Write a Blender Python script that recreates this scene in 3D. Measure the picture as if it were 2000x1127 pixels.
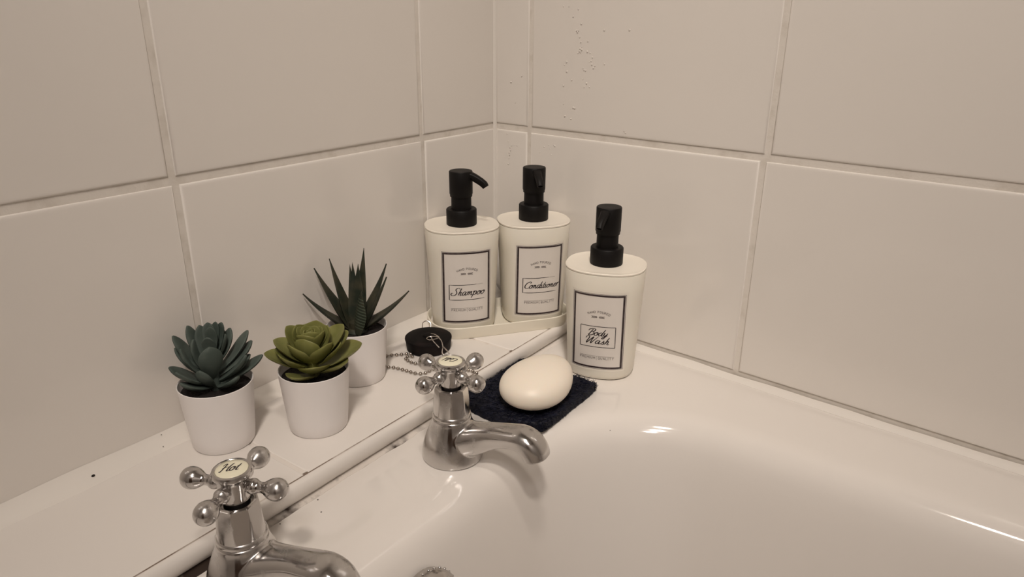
import bpy, bmesh, math, random
from mathutils import Vector, Matrix, noise
PI = math.pi
sc = bpy.context.scene
for o in list(bpy.data.objects): bpy.data.objects.remove(o)
COL = sc.collection
rad = math.radians

# ------------------------------------------------------------------ camera
cam_d = bpy.data.cameras.new('camera'); cam = bpy.data.objects.new('camera', cam_d); COL.objects.link(cam)
cam_d.sensor_width = 36.0; cam_d.sensor_fit = 'HORIZONTAL'; cam_d.lens = 1368.03 / 2000 * 36
cam_d.clip_start = 0.01; cam_d.clip_end = 20
cam.location = (0.46469, -0.61481, 0.28907)
cam.rotation_euler = (rad(69.4535), rad(-0.37637), rad(35.76477))
sc.camera = cam

# ------------------------------------------------------------------ world, lights, exposure
w = bpy.data.worlds.new('world'); sc.world = w; w.use_nodes = True
w.node_tree.nodes['Background'].inputs[0].default_value = (1.0, 0.9, 0.8, 1)
w.node_tree.nodes['Background'].inputs[1].default_value = 0.02
sc.view_settings.view_transform = 'Standard'; sc.view_settings.look = 'None'
sc.view_settings.gamma = 1; sc.view_settings.use_curve_mapping = False
sc.view_settings.exposure = 0.0

def area(name, loc, r, power, col):
    d = bpy.data.lights.new(name, 'AREA'); d.shape = 'DISK'; d.size = 2 * r; d.energy = power; d.color = col
    o = bpy.data.objects.new(name, d); o.location = loc; COL.objects.link(o)
    return o
area('ceiling_lamp_light', (1.20, -1.45, 1.690), 0.13, 7.2, (1.0, 0.92, 0.88))
# two tilted downlights whose beams fall on the corner
for nm, loc, aim, sp, pw in (('downlight_light', (0.62, -0.78, 1.70), (0.16, -0.10, 0.05), 52, 0.55), ('downlight_light', (0.90, -1.20, 1.70), (0.16, -0.05, 0.05), 40, 1.02)):
    dl = area(nm, loc, 0.08, pw, (1.0, 0.90, 0.80)); dl.data.spread = rad(sp)
    dl.rotation_euler = (Vector(aim) - Vector(loc)).to_track_quat('-Z', 'Y').to_euler()

# ------------------------------------------------------------------ measured layout (metres; shelf top is z = 0)
H = 0.1881            # height of the horizontal grout line
D = 0.1151            # depth of the tiled shelf
HB = 0.017            # bath rim lies this far below the shelf
PHI = rad(-4.0624)    # the long wall is not quite square to the tap wall
FLOOR = -0.57; CEIL = 1.73; RX = 1.75; RY = -1.95

# ------------------------------------------------------------------ materials
def mat(name, col, rough=0.5, metal=0.0, spec=0.5, coat=0.0, coat_r=0.1, bump=None, var=None, sss=0.0, trans=0.0, ior=None, rvar=None):
    m = bpy.data.materials.new(name); m.use_nodes = True
    nt = m.node_tree; b = nt.nodes['Principled BSDF']; N = nt.nodes.new; L = nt.links.new
    b.inputs['Base Color'].default_value = (*col, 1); b.inputs['Roughness'].default_value = rough
    b.inputs['Metallic'].default_value = metal; b.inputs['Specular IOR Level'].default_value = spec
    b.inputs['Coat Weight'].default_value = coat; b.inputs['Coat Roughness'].default_value = coat_r
    if sss:
        b.inputs['Subsurface Weight'].default_value = sss
        b.inputs['Subsurface Radius'].default_value = (1.0, 0.7, 0.5); b.inputs['Subsurface Scale'].default_value = 0.004
    if trans: b.inputs['Transmission Weight'].default_value = trans
    if ior: b.inputs['IOR'].default_value = ior
    tc = N('ShaderNodeTexCoord')
    if var:      # (scale, colour 2, low, high)
        n = N('ShaderNodeTexNoise'); n.inputs['Scale'].default_value = var[0]; n.inputs['Detail'].default_value = 5
        r = N('ShaderNodeMapRange'); r.inputs[1].default_value = var[2]; r.inputs[2].default_value = var[3]
        mx = N('ShaderNodeMix'); mx.data_type = 'RGBA'; mx.inputs[6].default_value = (*col, 1); mx.inputs[7].default_value = (*var[1], 1)
        L(tc.outputs['Object'], n.inputs['Vector']); L(n.outputs['Fac'], r.inputs[0]); L(r.outputs[0], mx.inputs[0]); L(mx.outputs[2], b.inputs['Base Color'])
    if bump:     # (scale, strength, distance)
        n = N('ShaderNodeTexNoise'); n.inputs['Scale'].default_value = bump[0]; n.inputs['Detail'].default_value = 3
        bp = N('ShaderNodeBump'); bp.inputs['Strength'].default_value = bump[1]; bp.inputs['Distance'].default_value = bump[2]
        L(tc.outputs['Object'], n.inputs['Vector']); L(n.outputs['Fac'], bp.inputs['Height']); L(bp.outputs[0], b.inputs['Normal'])
    if rvar:     # (scale, rough lo, rough hi)
        n = N('ShaderNodeTexNoise'); n.inputs['Scale'].default_value = rvar[0]; n.inputs['Detail'].default_value = 6
        r = N('ShaderNodeMapRange'); r.inputs[1].default_value = 0.4; r.inputs[2].default_value = 0.65; r.inputs[3].default_value = rvar[1]; r.inputs[4].default_value = rvar[2]
        L(tc.outputs['Object'], n.inputs['Vector']); L(n.outputs['Fac'], r.inputs[0]); L(r.outputs[0], b.inputs['Roughness'])
    return m

M = {}
M['tile'] = mat('glazed_tile', (0.79, 0.745, 0.695), 0.12, bump=(9, 0.12, 0.004), spec=0.5)
M['grout'] = mat('grout', (0.74, 0.69, 0.63), 0.8, bump=(400, 0.5, 0.0006), var=(60, (0.62, 0.565, 0.50), 0.5, 0.75))
M['shelf'] = mat('shelf_tile', (0.78, 0.735, 0.69), 0.28, bump=(14, 0.1, 0.002))
M['shelf_grout'] = mat('shelf_grout', (0.76, 0.705, 0.65), 0.7, var=(90, (0.50, 0.42, 0.35), 0.55, 0.75))
M['joint'] = mat('dark_joint', (0.20, 0.145, 0.11), 0.8, var=(26, (0.62, 0.56, 0.50), 0.48, 0.62))
M['trim'] = mat('trim_plastic', (0.78, 0.735, 0.69), 0.24)
M['caulk'] = mat('silicone', (0.79, 0.745, 0.69), 0.38, bump=(60, 0.25, 0.001))
M['mould'] = mat('mould', (0.012, 0.009, 0.007), 0.8)
M['grime'] = mat('grime_sealant', (0.70, 0.645, 0.59), 0.45, var=(55, (0.035, 0.022, 0.016), 0.47, 0.66))
M['enamel'] = mat('bath_enamel', (0.80, 0.755, 0.71), 0.10, spec=0.5, coat=0.4, coat_r=0.05)
M['pot'] = mat('pot_ceramic', (0.85, 0.81, 0.79), 0.42)
M['soil'] = mat('soil', (0.010, 0.006, 0.005), 0.95, bump=(500, 1.0, 0.002), var=(300, (0.03, 0.017, 0.013), 0.5, 0.8))
M['bottle'] = mat('bottle_plastic', (0.79, 0.745, 0.65), 0.38, bump=(300, 0.08, 0.0004), sss=0.1)
M['lid'] = mat('bottle_lid', (0.86, 0.80, 0.70), 0.45, bump=(500, 0.1, 0.0004))
M['tray'] = mat('tray_plastic', (0.80, 0.75, 0.64), 0.4)
M['black'] = mat('black_plastic', (0.0060, 0.005, 0.0047), 0.5, spec=0.18, bump=(900, 0.1, 0.0003))
M['rubber'] = mat('black_rubber', (0.005, 0.004, 0.004), 0.6, spec=0.12, var=(70, (0.02, 0.013, 0.012), 0.5, 0.8))
M['paper'] = mat('label_paper', (0.74, 0.69, 0.64), 0.5)
M['film'] = mat('label_film', (0.80, 0.75, 0.66), 0.25)
M['ink'] = mat('ink', (0.02, 0.013, 0.015), 0.5)
M['ink_soft'] = mat('ink_soft', (0.13, 0.105, 0.10), 0.6)
M['ink_frame'] = mat('ink_frame', (0.028, 0.016, 0.018), 0.5, var=(260, (0.07, 0.045, 0.042), 0.5, 0.7))
M['chrome'] = mat('chrome', (0.58, 0.56, 0.545), 0.1, metal=1.0, rvar=(70, 0.10, 0.30), bump=(180, 0.06, 0.0005))
M['chrome_dull'] = mat('dull_chrome', (0.50, 0.475, 0.45), 0.25, metal=1.0, rvar=(80, 0.18, 0.38))
M['spindle'] = mat('dark_spindle', (0.10, 0.09, 0.085), 0.3, metal=0.9)
M['index'] = mat('index_cream', (0.84, 0.80, 0.62), 0.25, coat=0.5)
M['wire'] = mat('steel_wire', (0.62, 0.58, 0.54), 0.22, metal=1.0)
M['bead'] = mat('chain_bead', (0.40, 0.36, 0.32), 0.25, metal=1.0)
M['pad'] = mat('scouring_fibre', (0.0035, 0.0042, 0.012), 0.6, spec=0.3, var=(200, (0.007, 0.009, 0.024), 0.45, 0.7))
M['soap'] = mat('soap', (0.88, 0.80, 0.69), 0.42, sss=0.3)
M['leaf_blue'] = mat('leaf_blue_green', (0.056, 0.075, 0.064), 0.6, spec=0.35, var=(60, (0.100, 0.122, 0.106), 0.4, 0.7))
M['leaf_green'] = mat('leaf_lime', (0.150, 0.155, 0.036), 0.5, spec=0.35, var=(50, (0.25, 0.25, 0.085), 0.35, 0.7), sss=0.1)
M['leaf_dark'] = mat('leaf_dark', (0.016, 0.022, 0.014), 0.5, spec=0.3, var=(70, (0.048, 0.044, 0.027), 0.40, 0.65))
M['ridge'] = mat('leaf_ridge', (0.06, 0.078, 0.052), 0.5)
M['drop'] = mat('water', (0.76, 0.71, 0.66), 0.06, spec=0.5, coat=0.6, coat_r=0.03)
M['paint'] = mat('wall_paint', (0.72, 0.68, 0.63), 0.6)
M['ceiling'] = mat('ceiling_paint', (0.80, 0.77, 0.73), 0.7)
M['floor'] = mat('floor_vinyl', (0.20, 0.17, 0.15), 0.4, var=(6, (0.26, 0.23, 0.20), 0.4, 0.6))
M['door'] = mat('door_wood', (0.09, 0.05, 0.03), 0.4, var=(12, (0.13, 0.075, 0.045), 0.4, 0.6))
M['apron'] = mat('bath_panel', (0.72, 0.68, 0.64), 0.3)
def gate_y(m, lo, hi, clean):      # grime only along the stretch of sealant by the taps
    nt = m.node_tree; N = nt.nodes.new; L = nt.links.new; b = nt.nodes['Principled BSDF']
    src = b.inputs['Base Color'].links[0].from_socket
    tc = N('ShaderNodeTexCoord'); sx = N('ShaderNodeSeparateXYZ'); r = N('ShaderNodeMapRange'); r.inputs[1].default_value = lo; r.inputs[2].default_value = hi
    mx = N('ShaderNodeMix'); mx.data_type = 'RGBA'; mx.inputs[7].default_value = (*clean, 1)
    L(tc.outputs['Object'], sx.inputs[0]); L(sx.outputs['Y'], r.inputs[0]); L(r.outputs[0], mx.inputs[0]); L(src, mx.inputs[6]); L(mx.outputs[2], b.inputs['Base Color'])
gate_y(M['grime'], -0.29, -0.24, (0.74, 0.69, 0.64))
def more_dirt(m, y0, y1, amt):      # the stretch by the near tap is dirtiest
    nt = m.node_tree; N = nt.nodes.new; L = nt.links.new
    ns = [n for n in nt.nodes if n.type == 'TEX_NOISE'][0]; mr = [n for n in nt.nodes if n.type == 'MAP_RANGE' and n.inputs[0].links and n.inputs[0].links[0].from_node == ns][0]
    tc = N('ShaderNodeTexCoord'); sx = N('ShaderNodeSeparateXYZ'); r = N('ShaderNodeMapRange'); r.inputs[1].default_value = y0; r.inputs[2].default_value = y1; r.inputs[3].default_value = amt; r.inputs[4].default_value = 0
    ad = N('ShaderNodeMath'); ad.operation = 'ADD'
    L(tc.outputs['Object'], sx.inputs[0]); L(sx.outputs['Y'], r.inputs[0]); L(ns.outputs['Fac'], ad.inputs[0]); L(r.outputs[0], ad.inputs[1]); L(ad.outputs[0], mr.inputs[0])
more_dirt(M['grime'], -0.435, -0.395, 0.16)

# ------------------------------------------------------------------ mesh helpers
def obj(name, bm, mats, parent=None, smooth=True, loc=None, auto=None):
    me = bpy.data.meshes.new(name)
    bmesh.ops.recalc_face_normals(bm, faces=bm.faces[:]) if auto != 'keep' else None
    bm.to_mesh(me); bm.free()
    for m in (mats if isinstance(mats, (list, tuple)) else [mats]): me.materials.append(m)
    if smooth: me.polygons.foreach_set('use_smooth', [True] * len(me.polygons))
    o = bpy.data.objects.new(name, me); COL.objects.link(o)
    if parent: o.parent = parent
    if loc: o.location = loc
    if smooth:
        try: me.set_sharp_from_angle(angle=rad(38))
        except Exception: pass
    return o
def tag(o, label=None, cat=None, group=None, kind=None):
    if label: o['label'] = label
    if cat: o['category'] = cat
    if group: o['group'] = group
    if kind: o['kind'] = kind
    return o
def empty(name, loc, label, cat, rz=0.0, group=None):
    o = bpy.data.objects.new(name, None); o.empty_display_size = 0.01; COL.objects.link(o)
    o.location = loc; o.rotation_euler = (0, 0, rz)
    return tag(o, label, cat, group)
def lathe(bm, prof, n=64, cap0=True, cap1=True, M4=None, mi=0, sq=None):
    rings = []
    for r, z in prof:
        ring = []
        for k in range(n):
            a = 2 * PI * k / n; v = Vector((r * math.cos(a), r * math.sin(a), z))
            if M4: v = M4 @ v
            ring.append(bm.verts.new(v))
        rings.append(ring)
    skin(bm, rings, cap0, cap1, mi)
    return rings
def skin(bm, rings, cap0=True, cap1=True, mi=0, closed=True):
    fs = []
    for a, b in zip(rings, rings[1:]):
        n = len(a)
        for k in range(n if closed else n - 1):
            fs.append(bm.faces.new((a[k], a[(k + 1) % n], b[(k + 1) % n], b[k])))
    if cap0: fs.append(bm.faces.new(list(reversed(rings[0]))))
    if cap1: fs.append(bm.faces.new(rings[-1]))
    for f in fs: f.material_index = mi
    return fs
def tube(bm, pts, r, n=8, cap=True, mi=0, closed=False, smoothpts=0):
    pts = [Vector(p) for p in pts]
    if smoothpts: pts = catmull(pts, smoothpts, closed)
    rings = []; up = Vector((0, 0, 1)); N = len(pts); prev = None
    for i, p in enumerate(pts):
        t = (pts[(i + 1) % N] - pts[i - 1]) if closed else (pts[min(i + 1, N - 1)] - pts[max(i - 1, 0)])
        t.normalize()
        if prev is None:
            s = t.cross(up)
            if s.length < 1e-3: s = t.cross(Vector((1, 0, 0)))
        else: s = prev - t * prev.dot(t)
        s.normalize(); prev = s; u = s.cross(t); rr = r(i / (N - 1)) if callable(r) else r
        rings.append([bm.verts.new(p + (s * math.cos(2 * PI * k / n) + u * math.sin(2 * PI * k / n)) * rr) for k in range(n)])
    if closed: rings.append(rings[0]); skin(bm, rings, False, False, mi)
    else: skin(bm, rings, cap, cap, mi)
def catmull(P, m, closed=False):
    out = []; n = len(P)
    segs = n if closed else n - 1
    for i in range(segs):
        p0, p1, p2, p3 = (P[(i - 1) % n], P[i], P[(i + 1) % n], P[(i + 2) % n]) if closed else (P[max(i - 1, 0)], P[i], P[i + 1], P[min(i + 2, n - 1)])
        for k in range(m):
            t = k / m
            out.append(0.5 * ((2 * p1) + (p2 - p0) * t + (2 * p0 - 5 * p1 + 4 * p2 - p3) * t * t + (3 * p1 - p0 - 3 * p2 + p3) * t ** 3))
    if not closed: out.append(P[-1].copy())
    return out
def sphere(bm, c, r, u=24, v=16, sc3=(1, 1, 1), mi=0):
    m = Matrix.Translation(c) @ Matrix.Diagonal((sc3[0], sc3[1], sc3[2], 1))
    r_ = bmesh.ops.create_uvsphere(bm, u_segments=u, v_segments=v, radius=r, matrix=m)
    for vt in r_['verts']:
        for f in vt.link_faces: f.material_index = mi
def box(bm, x0, x1, y0, y1, z0, z1, mi=0, T=None):
    vs = [Vector((x, y, z)) for z in (z0, z1) for y in (y0, y1) for x in (x0, x1)]
    if T: vs = [T @ v for v in vs]
    v = [bm.verts.new(p) for p in vs]
    for q in ((0, 2, 3, 1), (4, 5, 7, 6), (0, 1, 5, 4), (2, 6, 7, 3), (0, 4, 6, 2), (1, 3, 7, 5)):
        bm.faces.new([v[i] for i in q]).material_index = mi

# ------------------------------------------------------------------ tiled walls: cushion-edged tiles standing proud of a grout bed
def tile_slab(bm, T, s0, s1, z0, z1, proud=0.0, mi=0):
    """tile in wall space (s along wall, d out of wall, z up); edges rounded over 2 mm; face at d=proud"""
    prof = [(0.0, -0.0022), (0.0002, -0.0011), (0.0008, -0.0004), (0.0017, -0.0001), (0.0030, 0.0)]
    rings = []
    for ins, d in prof:
        rings.append([bm.verts.new(T @ Vector((s, d + proud, z))) for s, z in ((s0 + ins, z0 + ins), (s1 - ins, z0 + ins), (s1 - ins, z1 - ins), (s0 + ins, z1 - ins))])
    skin(bm, rings, False, True, mi)
def tiled_wall(name, T, length, rows, z_bot, z_top, thick=0.05, gv=0.0048):
    bm = bmesh.new()
    box(bm, -0.06, length, -thick, -0.0015, z_bot, z_top, 1, T)
    for z0, z1, joints in rows:
        js = [0.0] + joints
        for i, (a, b) in enumerate(zip(js, js[1:])):
            a_ = a + (0.0012 if i == 0 else gv / 2); b_ = b - gv / 2
            tile_slab(bm, T, a_, min(b_, length), z0, z1, random.uniform(-0.0003, 0.0003) if z0 > 0.1 or z1 > 0.1 else 0)
    o = obj(name, bm, [M['tile'], M['grout']], auto='x')
    return tag(o, kind='structure')
random.seed(4)
gh = 0.0030
def rows_for(upper, lower, length):
    def ext(j):
        j = list(j)
        while j[-1] < length: j.append(j[-1] + 0.25)
        return j
    R = []
    R.append((H - 0.2 + gh, H - gh, ext(lower)))
    R.append((H + gh, H + 0.2 - gh, ext(upper)))
    z = H + 0.2
    while z < CEIL: R.append((z + gh, min(z + 0.2 - gh, CEIL), ext(upper))); z += 0.2
    z = H - 0.2
    while z > FLOOR: R.append((max(z - 0.2 + gh, FLOOR), z - gh, ext(lower))); z -= 0.2
    return R
TL = Matrix(((0, 1, 0, 0), (-1, 0, 0, 0), (0, 0, 1, 0), (0, 0, 0, 1)))          # s -> -y, d -> +x
cp, sp = math.cos(PHI), math.sin(PHI)
TR = Matrix(((cp, sp, 0, 0), (sp, -cp, 0, 0), (0, 0, 1, 0), (0, 0, 0, 1)))      # s -> along long wall, d -> towards room
tiled_wall('wall_left', TL, 1.95, rows_for([0.1152, 0.3648], [0.1138, 0.3632], 1.95), FLOOR, CEIL)
tiled_wall('wall_back', TR, 1.76, rows_for([0.0472, 0.2979], [0.0468, 0.2953], 1.76), FLOOR, CEIL)
# vertical silicone in the corner
bm = bmesh.new()
tube(bm, [(-0.0004, 0.0002, z) for z in (0.0, 0.1, 0.2, 0.4, CEIL - 0.01)], 0.0027, 8, mi=0)
tag(obj('trim_4', bm, M['caulk']), kind='structure')
# rest of the room
def wallbox(name, b, m):
    bm = bmesh.new(); box(bm, *b); return tag(obj(name, bm, m, smooth=False), kind='structure')
wallbox('wall_right', (RX, RX + 0.1, RY, 0.05, FLOOR, CEIL), M['paint'])
wallbox('wall_front', (-0.05, RX + 0.1, RY - 0.1, RY, FLOOR, CEIL), M['paint'])
wallbox('floor', (-0.05, RX + 0.1, RY - 0.1, 0.05, FLOOR - 0.1, FLOOR), M['floor'])
wallbox('ceiling', (-0.05, RX + 0.1, RY - 0.1, 0.05, CEIL, CEIL + 0.1), M['ceiling'])
bm = bmesh.new(); box(bm, 0.75, 1.50, RY, RY + 0.03, FLOOR, FLOOR + 1.98)
d = obj('door_1', bm, M['door'], smooth=False); tag(d, kind='structure')
bm = bmesh.new(); tube(bm, [(0.82, RY + 0.03, FLOOR + 1.0), (0.82, RY + 0.075, FLOOR + 1.0), (0.93, RY + 0.08, FLOOR + 1.0)], 0.009, 12, smoothpts=4)
obj('door_handle', bm, M['chrome'], d)
# ceiling lamp housing (gives the light above)
lamp = empty('ceiling_lamp', (1.20, -1.45, CEIL), 'round ceiling lamp above the bath room floor', 'lamp')
bm = bmesh.new(); lathe(bm, [(0.15, 0.0), (0.15, -0.03), (0.14, -0.036), (0.132, -0.036), (0.132, -0.01)], 48, True, True)
obj('housing', bm, M['pot'], lamp)
for x, y, lb in ((0.62, -0.78, 'small recessed downlight in the ceiling over the bath'), (0.90, -1.20, 'small recessed downlight in the ceiling beside the bath')):
    down = empty('downlight', (x, y, CEIL), lb, 'lamp')
    bm = bmesh.new(); lathe(bm, [(0.062, 0.0), (0.062, -0.004), (0.056, -0.006), (0.050, -0.004), (0.048, 0.0)], 40, False, False)
    obj('rim', bm, M['chrome'], down)

# ------------------------------------------------------------------ tiled shelf behind the taps
def prism_y(bm, prof, y0, y1, mi=0, ny=1, cap=True):
    rings = []
    for i in range(ny + 1):
        y = y0 + (y1 - y0) * i / ny
        rings.append([bm.verts.new((x, y, z)) for x, z in prof])
    skin(bm, rings, cap, cap, mi)
YE = -1.30                                # far end of the shelf, out of view
def ywall(x): return x * math.tan(PHI)    # y of the long wall at x
shelf = bmesh.new()
# boxed-in core, its end cut along the long wall
def slab(bm, x0, x1, y0, z0, z1, mi, ya=None, yb=None):
    """a shelf slab from y0 up to the long wall (or to ya/yb)"""
    ya = ywall(x0) - 0.0005 if ya is None else ya; yb = ywall(x1) - 0.0005 if yb is None else yb
    q = [(x0, y0), (x1, y0), (x1, yb), (x0, ya)]
    a = [bm.verts.new((x, y, z0)) for x, y in q]; b = [bm.verts.new((x, y, z1)) for x, y in q]
    skin(bm, [a, b], True, True, mi)
slab(shelf, 0.0005, D - 0.004, YE, FLOOR, -0.0008, 1)
for ys, ye in ((YE, -0.8665), (-0.8665, -0.6165), (-0.6165, -0.3665), (-0.3665, -0.1250), (-0.1250, None)):
    y0 = ys + 0.0016; x0, x1 = 0.001, D - 0.0013
    ya = ywall(x0) - 0.001 if ye is None else ye - 0.0016; yb = ywall(x1) - 0.001 if ye is None else ye - 0.0016
    rings = []
    for ins, z in ((0.0, -0.002), (0.0002, -0.0006), (0.0008, -0.0001), (0.0014, 0.0)):
        rings.append([shelf.verts.new(p + (z,)) for p in ((x0 + ins, y0 + ins), (x1 - ins, y0 + ins), (x1 - ins, yb - ins), (x0 + ins, ya - ins))])
    skin(shelf, rings, False, True, 0)
slab(shelf, D - 0.0030, D - 0.0002, YE, -0.002, -0.0004, 2)
o = obj('tiled_shelf', shelf, [M['shelf'], M['shelf_grout'], M['joint']])
tag(o, 'long white tiled shelf along the wall behind the bath taps', 'shelf')
# rounded plastic trim along the shelf's front edge
bm = bmesh.new()
prof = [(D - 0.004, -0.004), (D - 0.0006, -0.0003), (D + 0.0010, 0.0006), (D + 0.0030, 0.0003), (D + 0.0047, -0.0012), (D + 0.0058, -0.0036), (D + 0.0060, -0.0066),
        (D + 0.0052, -0.0098), (D + 0.0036, -0.0128), (D + 0.0016, -0.0150), (D - 0.0010, -0.0158), (D - 0.004, -0.0158)]
prism_y(bm, prof, YE, ywall(D) - 0.001)
tag(obj('trim_1', bm, M['trim']), kind='structure')
# grimy sealant between trim and bath
bm = bmesh.new(); NY = 500; rings = []
for i in range(NY + 1):
    y = YE + (ywall(D) - 0.002 - YE) * i / NY
    wv = 0.0030 + 0.0018 * noise.noise(Vector((y * 34, 3, 0))) + 0.0006 * noise.noise(Vector((y * 150, 9, 0)))
    if y < -0.40: wv += 0.0022 * min(1, (-0.40 - y) / 0.05)
    wv = max(0.0006, wv)
    rings.append([bm.verts.new(p) for p in ((D - 0.003, y, -HB - 0.001), (D - 0.003, y, -0.0150), (D + 0.0015, y, -0.0152), (D + 0.0030 + wv * 0.5, y, -0.0162), (D + 0.0035 + wv, y, -HB + 0.0002), (D + 0.004 + wv, y, -HB - 0.001))])
skin(bm, rings)
tag(obj('trim_2', bm, M['grime']), kind='structure')
# soft silicone cove where shelf meets the tap wall, with a few mould specks
bm = bmesh.new(); rings = []
NY = 160
for i in range(NY + 1):
    y = YE + (-0.003 - YE) * i / NY
    k = 1 + 0.10 * noise.noise(Vector((y * 16, 0, 5)))
    c = 0.0105 * k
    pr = [(0.0001, -0.001), (0.0001, c)] + [(0.0002 + c * (1 - math.cos(a)) * 1.0, c * (1 - math.sin(a)) + 0.0002) for a in [PI / 2 * j / 8 for j in range(1, 8)]] + [(c * 1.05, 0.0002), (c * 1.05, -0.001)]
    pr = [(0.0001, -0.001), (0.0001, c)] + [(0.0004 + c * (t ** 1.15), c * ((1 - t) ** 1.15) * 0.96 + 0.0001) for t in [j / 8 for j in range(1, 8)]] + [(c * 1.06, 0.0001), (c * 1.06, -0.001)]
    rings.append([bm.verts.new((x, y, z)) for x, z in pr])
skin(bm, rings)
cove = tag(obj('trim_3', bm, M['caulk']), kind='structure')
for (y, zz, r) in ((-0.4566, 0.0046, 0.0011), (-0.4090, 0.0030, 0.0004), (-0.4060, 0.0090, 0.0004)):
    bm = bmesh.new(); sphere(bm, Vector((0.0108 - zz + 0.0004, y, zz)), r, 10, 8, (0.6, 1.1, 0.8))
    obj('mould_spot', bm, M['mould'], cove)
# silicone along the long wall above the bath rim
bm = bmesh.new(); rings = []
for i in range(160):
    x = D + 0.008 + (1.60 - D) * i / 159
    k = 1 + 0.25 * noise.noise(Vector((x * 22, 0, 1)))
    for_ = []
    for d_, z in ((0.0, -0.001), (0.0, 0.0044 * k), (0.0014, 0.0040 * k), (0.0040, 0.0022 * k), (0.0068 * k, 0.0003), (0.0070 * k, -0.001)):
        for_.append(bm.verts.new((x + sp * (d_ + 0.0002), ywall(x) - cp * (d_ + 0.0002), -HB + z)))
    rings.append(for_)
skin(bm, rings)
tag(obj('trim_5', bm, M['caulk']), kind='structure')

# ------------------------------------------------------------------ bath
X0, X1, Y0, Y1 = 0.1925, 1.50, -0.625, -0.1130     # lip line
RC = 0.128
def lip_loop(ins, z, nc=28, ns=30):
    x0, x1, y0, y1 = X0 + ins * 1.0, X1 - ins * 1.6, Y0 + ins, Y1 - ins
    r = max(RC - ins * 0.85, 0.045); pts = []
    def arc(cx, cy, a0, rr):
        for k in range(nc + 1):
            a = a0 + PI / 2 * k / nc; pts.append((cx + rr * math.cos(a), cy + rr * math.sin(a), z))
    def line(p, q):
        for k in range(1, ns): t = k / ns; pts.append((p[0] + (q[0] - p[0]) * t, p[1] + (q[1] - p[1]) * t, z))
    arc(x0 + r, y1 - r, PI / 2, r)           # back-left corner, going from back edge to tap edge
    line((x0, y1 - r), (x0, y0 + r))
    arc(x0 + r, y0 + r, PI, r)
    line((x0 + r, y0), (x1 - r, y0))
    arc(x1 - r, y0 + r, 1.5 * PI, r)
    line((x1, y0 + r), (x1, y1 - r))
    arc(x1 - r, y1 - r, 0, r)
    line((x1 - r, y1), (x0 + r, y1))
    return pts
def outer_pt(p, i, z, e=0.0):
    # walk outwards from the bath's centre line to the outer rectangle
    xa, xb, ya = D + 0.0015 + e, 1.68 - e, -0.735 + e
    c = Vector((min(max(p[0], X0 + RC), X1 - RC), min(max(p[1], Y0 + RC), Y1 - RC), 0)); d = Vector((p[0], p[1], 0)) - c
    if d.length < 1e-6: d = Vector((0, 1, 0))
    d.normalize(); best = 9
    if d.x < -1e-6: best = min(best, (xa - c.x) / d.x)
    if d.x > 1e-6: best = min(best, (xb - c.x) / d.x)
    if d.y < -1e-6: best = min(best, (ya - c.y) / d.y)
    den = d.y - math.tan(PHI) * d.x
    if den > 1e-6: best = min(best, (math.tan(PHI) * c.x - 0.0015 - e - c.y) / den)
    q = c + d * best
    return (q.x, q.y, z)
bm = bmesh.new(); loops = []
base = lip_loop(0.0, 0)
outer = [outer_pt(p, i, 0) for i, p in enumerate(base)]
def addl(pts): loops.append([bm.verts.new(p) for p in pts])
addl([outer_pt(p, 0, -HB - 0.03) for p in base])
addl([outer_pt(p, 0, -HB - 0.001) for p in base])
addl([outer_pt(p, 0, -HB, 0.001) for p in base])
lip0 = lip_loop(-0.016, 0)
for t in (0.05, 0.35, 0.7):
    addl([(a[0] + (b[0] - a[0]) * t, a[1] + (b[1] - a[1]) * t, -HB) for a, b in zip([outer_pt(p, 0, 0, 0.001) for p in base], lip0)])
for ins, z in ((-0.016, 0.0), (-0.010, -0.0004), (-0.005, -0.0012), (0.0, -0.0027), (0.004, -0.0050), (0.008, -0.0085), (0.0115, -0.0135), (0.0145, -0.0205), (0.0170, -0.029),
               (0.0195, -0.040), (0.0225, -0.055), (0.027, -0.08), (0.035, -0.13), (0.044, -0.19), (0.053, -0.25), (0.062, -0.295), (0.075, -0.33), (0.095, -0.355), (0.125, -0.37), (0.17, -0.377), (0.22, -0.38)):
    addl([(x, y, -HB + z) for x, y, _ in lip_loop(ins, z)])
skin(bm, loops, False, True)
bath = obj('bathtub', bm, M['enamel'])
tag(bath, 'white enamel bath with rounded inner corner below the tiled shelf', 'bath')
bm = bmesh.new(); box(bm, D + 0.02, 1.68, -0.733, -0.715, FLOOR, -HB - 0.02)
obj('bath_panel', bm, M['apron'], bath, smooth=False)
# a few tiny chips and dirt specks on the enamel near the taps
for x, y, r in ((0.1362, -0.3742, 0.0006), (0.2440, -0.1690, 0.0004), (0.1240, -0.3980, 0.0005), (0.1240, -0.3670, 0.0006)):
    bm = bmesh.new(); sphere(bm, Vector((x, y, -HB)), r, 8, 6, (1, 1, 0.35)); obj('dirt_speck', bm, M['mould'], bath)
# overflow cover on the inner tap-end wall
ov = empty('overflow_cover', (0.2190, -0.3610, -0.0615), 'round chrome overflow cover on inner bath wall between taps', 'overflow cover')
bm = bmesh.new()
Ry = Matrix.Rotation(rad(78), 4, 'Y')
lathe(bm, [(0.0245, -0.004), (0.0250, 0.0), (0.0248, 0.003), (0.0225, 0.0062), (0.0170, 0.0092), (0.010, 0.0108), (0.003, 0.0112)], 64, True, True, Ry)
obj('cover', bm, M['chrome_dull'], ov)
bm = bmesh.new()
for k in range(30):
    a = 2 * PI * k / 30; c = Ry @ Vector((0.0250 * math.cos(a), 0.0250 * math.sin(a), 0.0012))
    sphere(bm, c, 0.0011, 8, 6)
obj('knurled_edge', bm, M['chrome'], ov)

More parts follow.
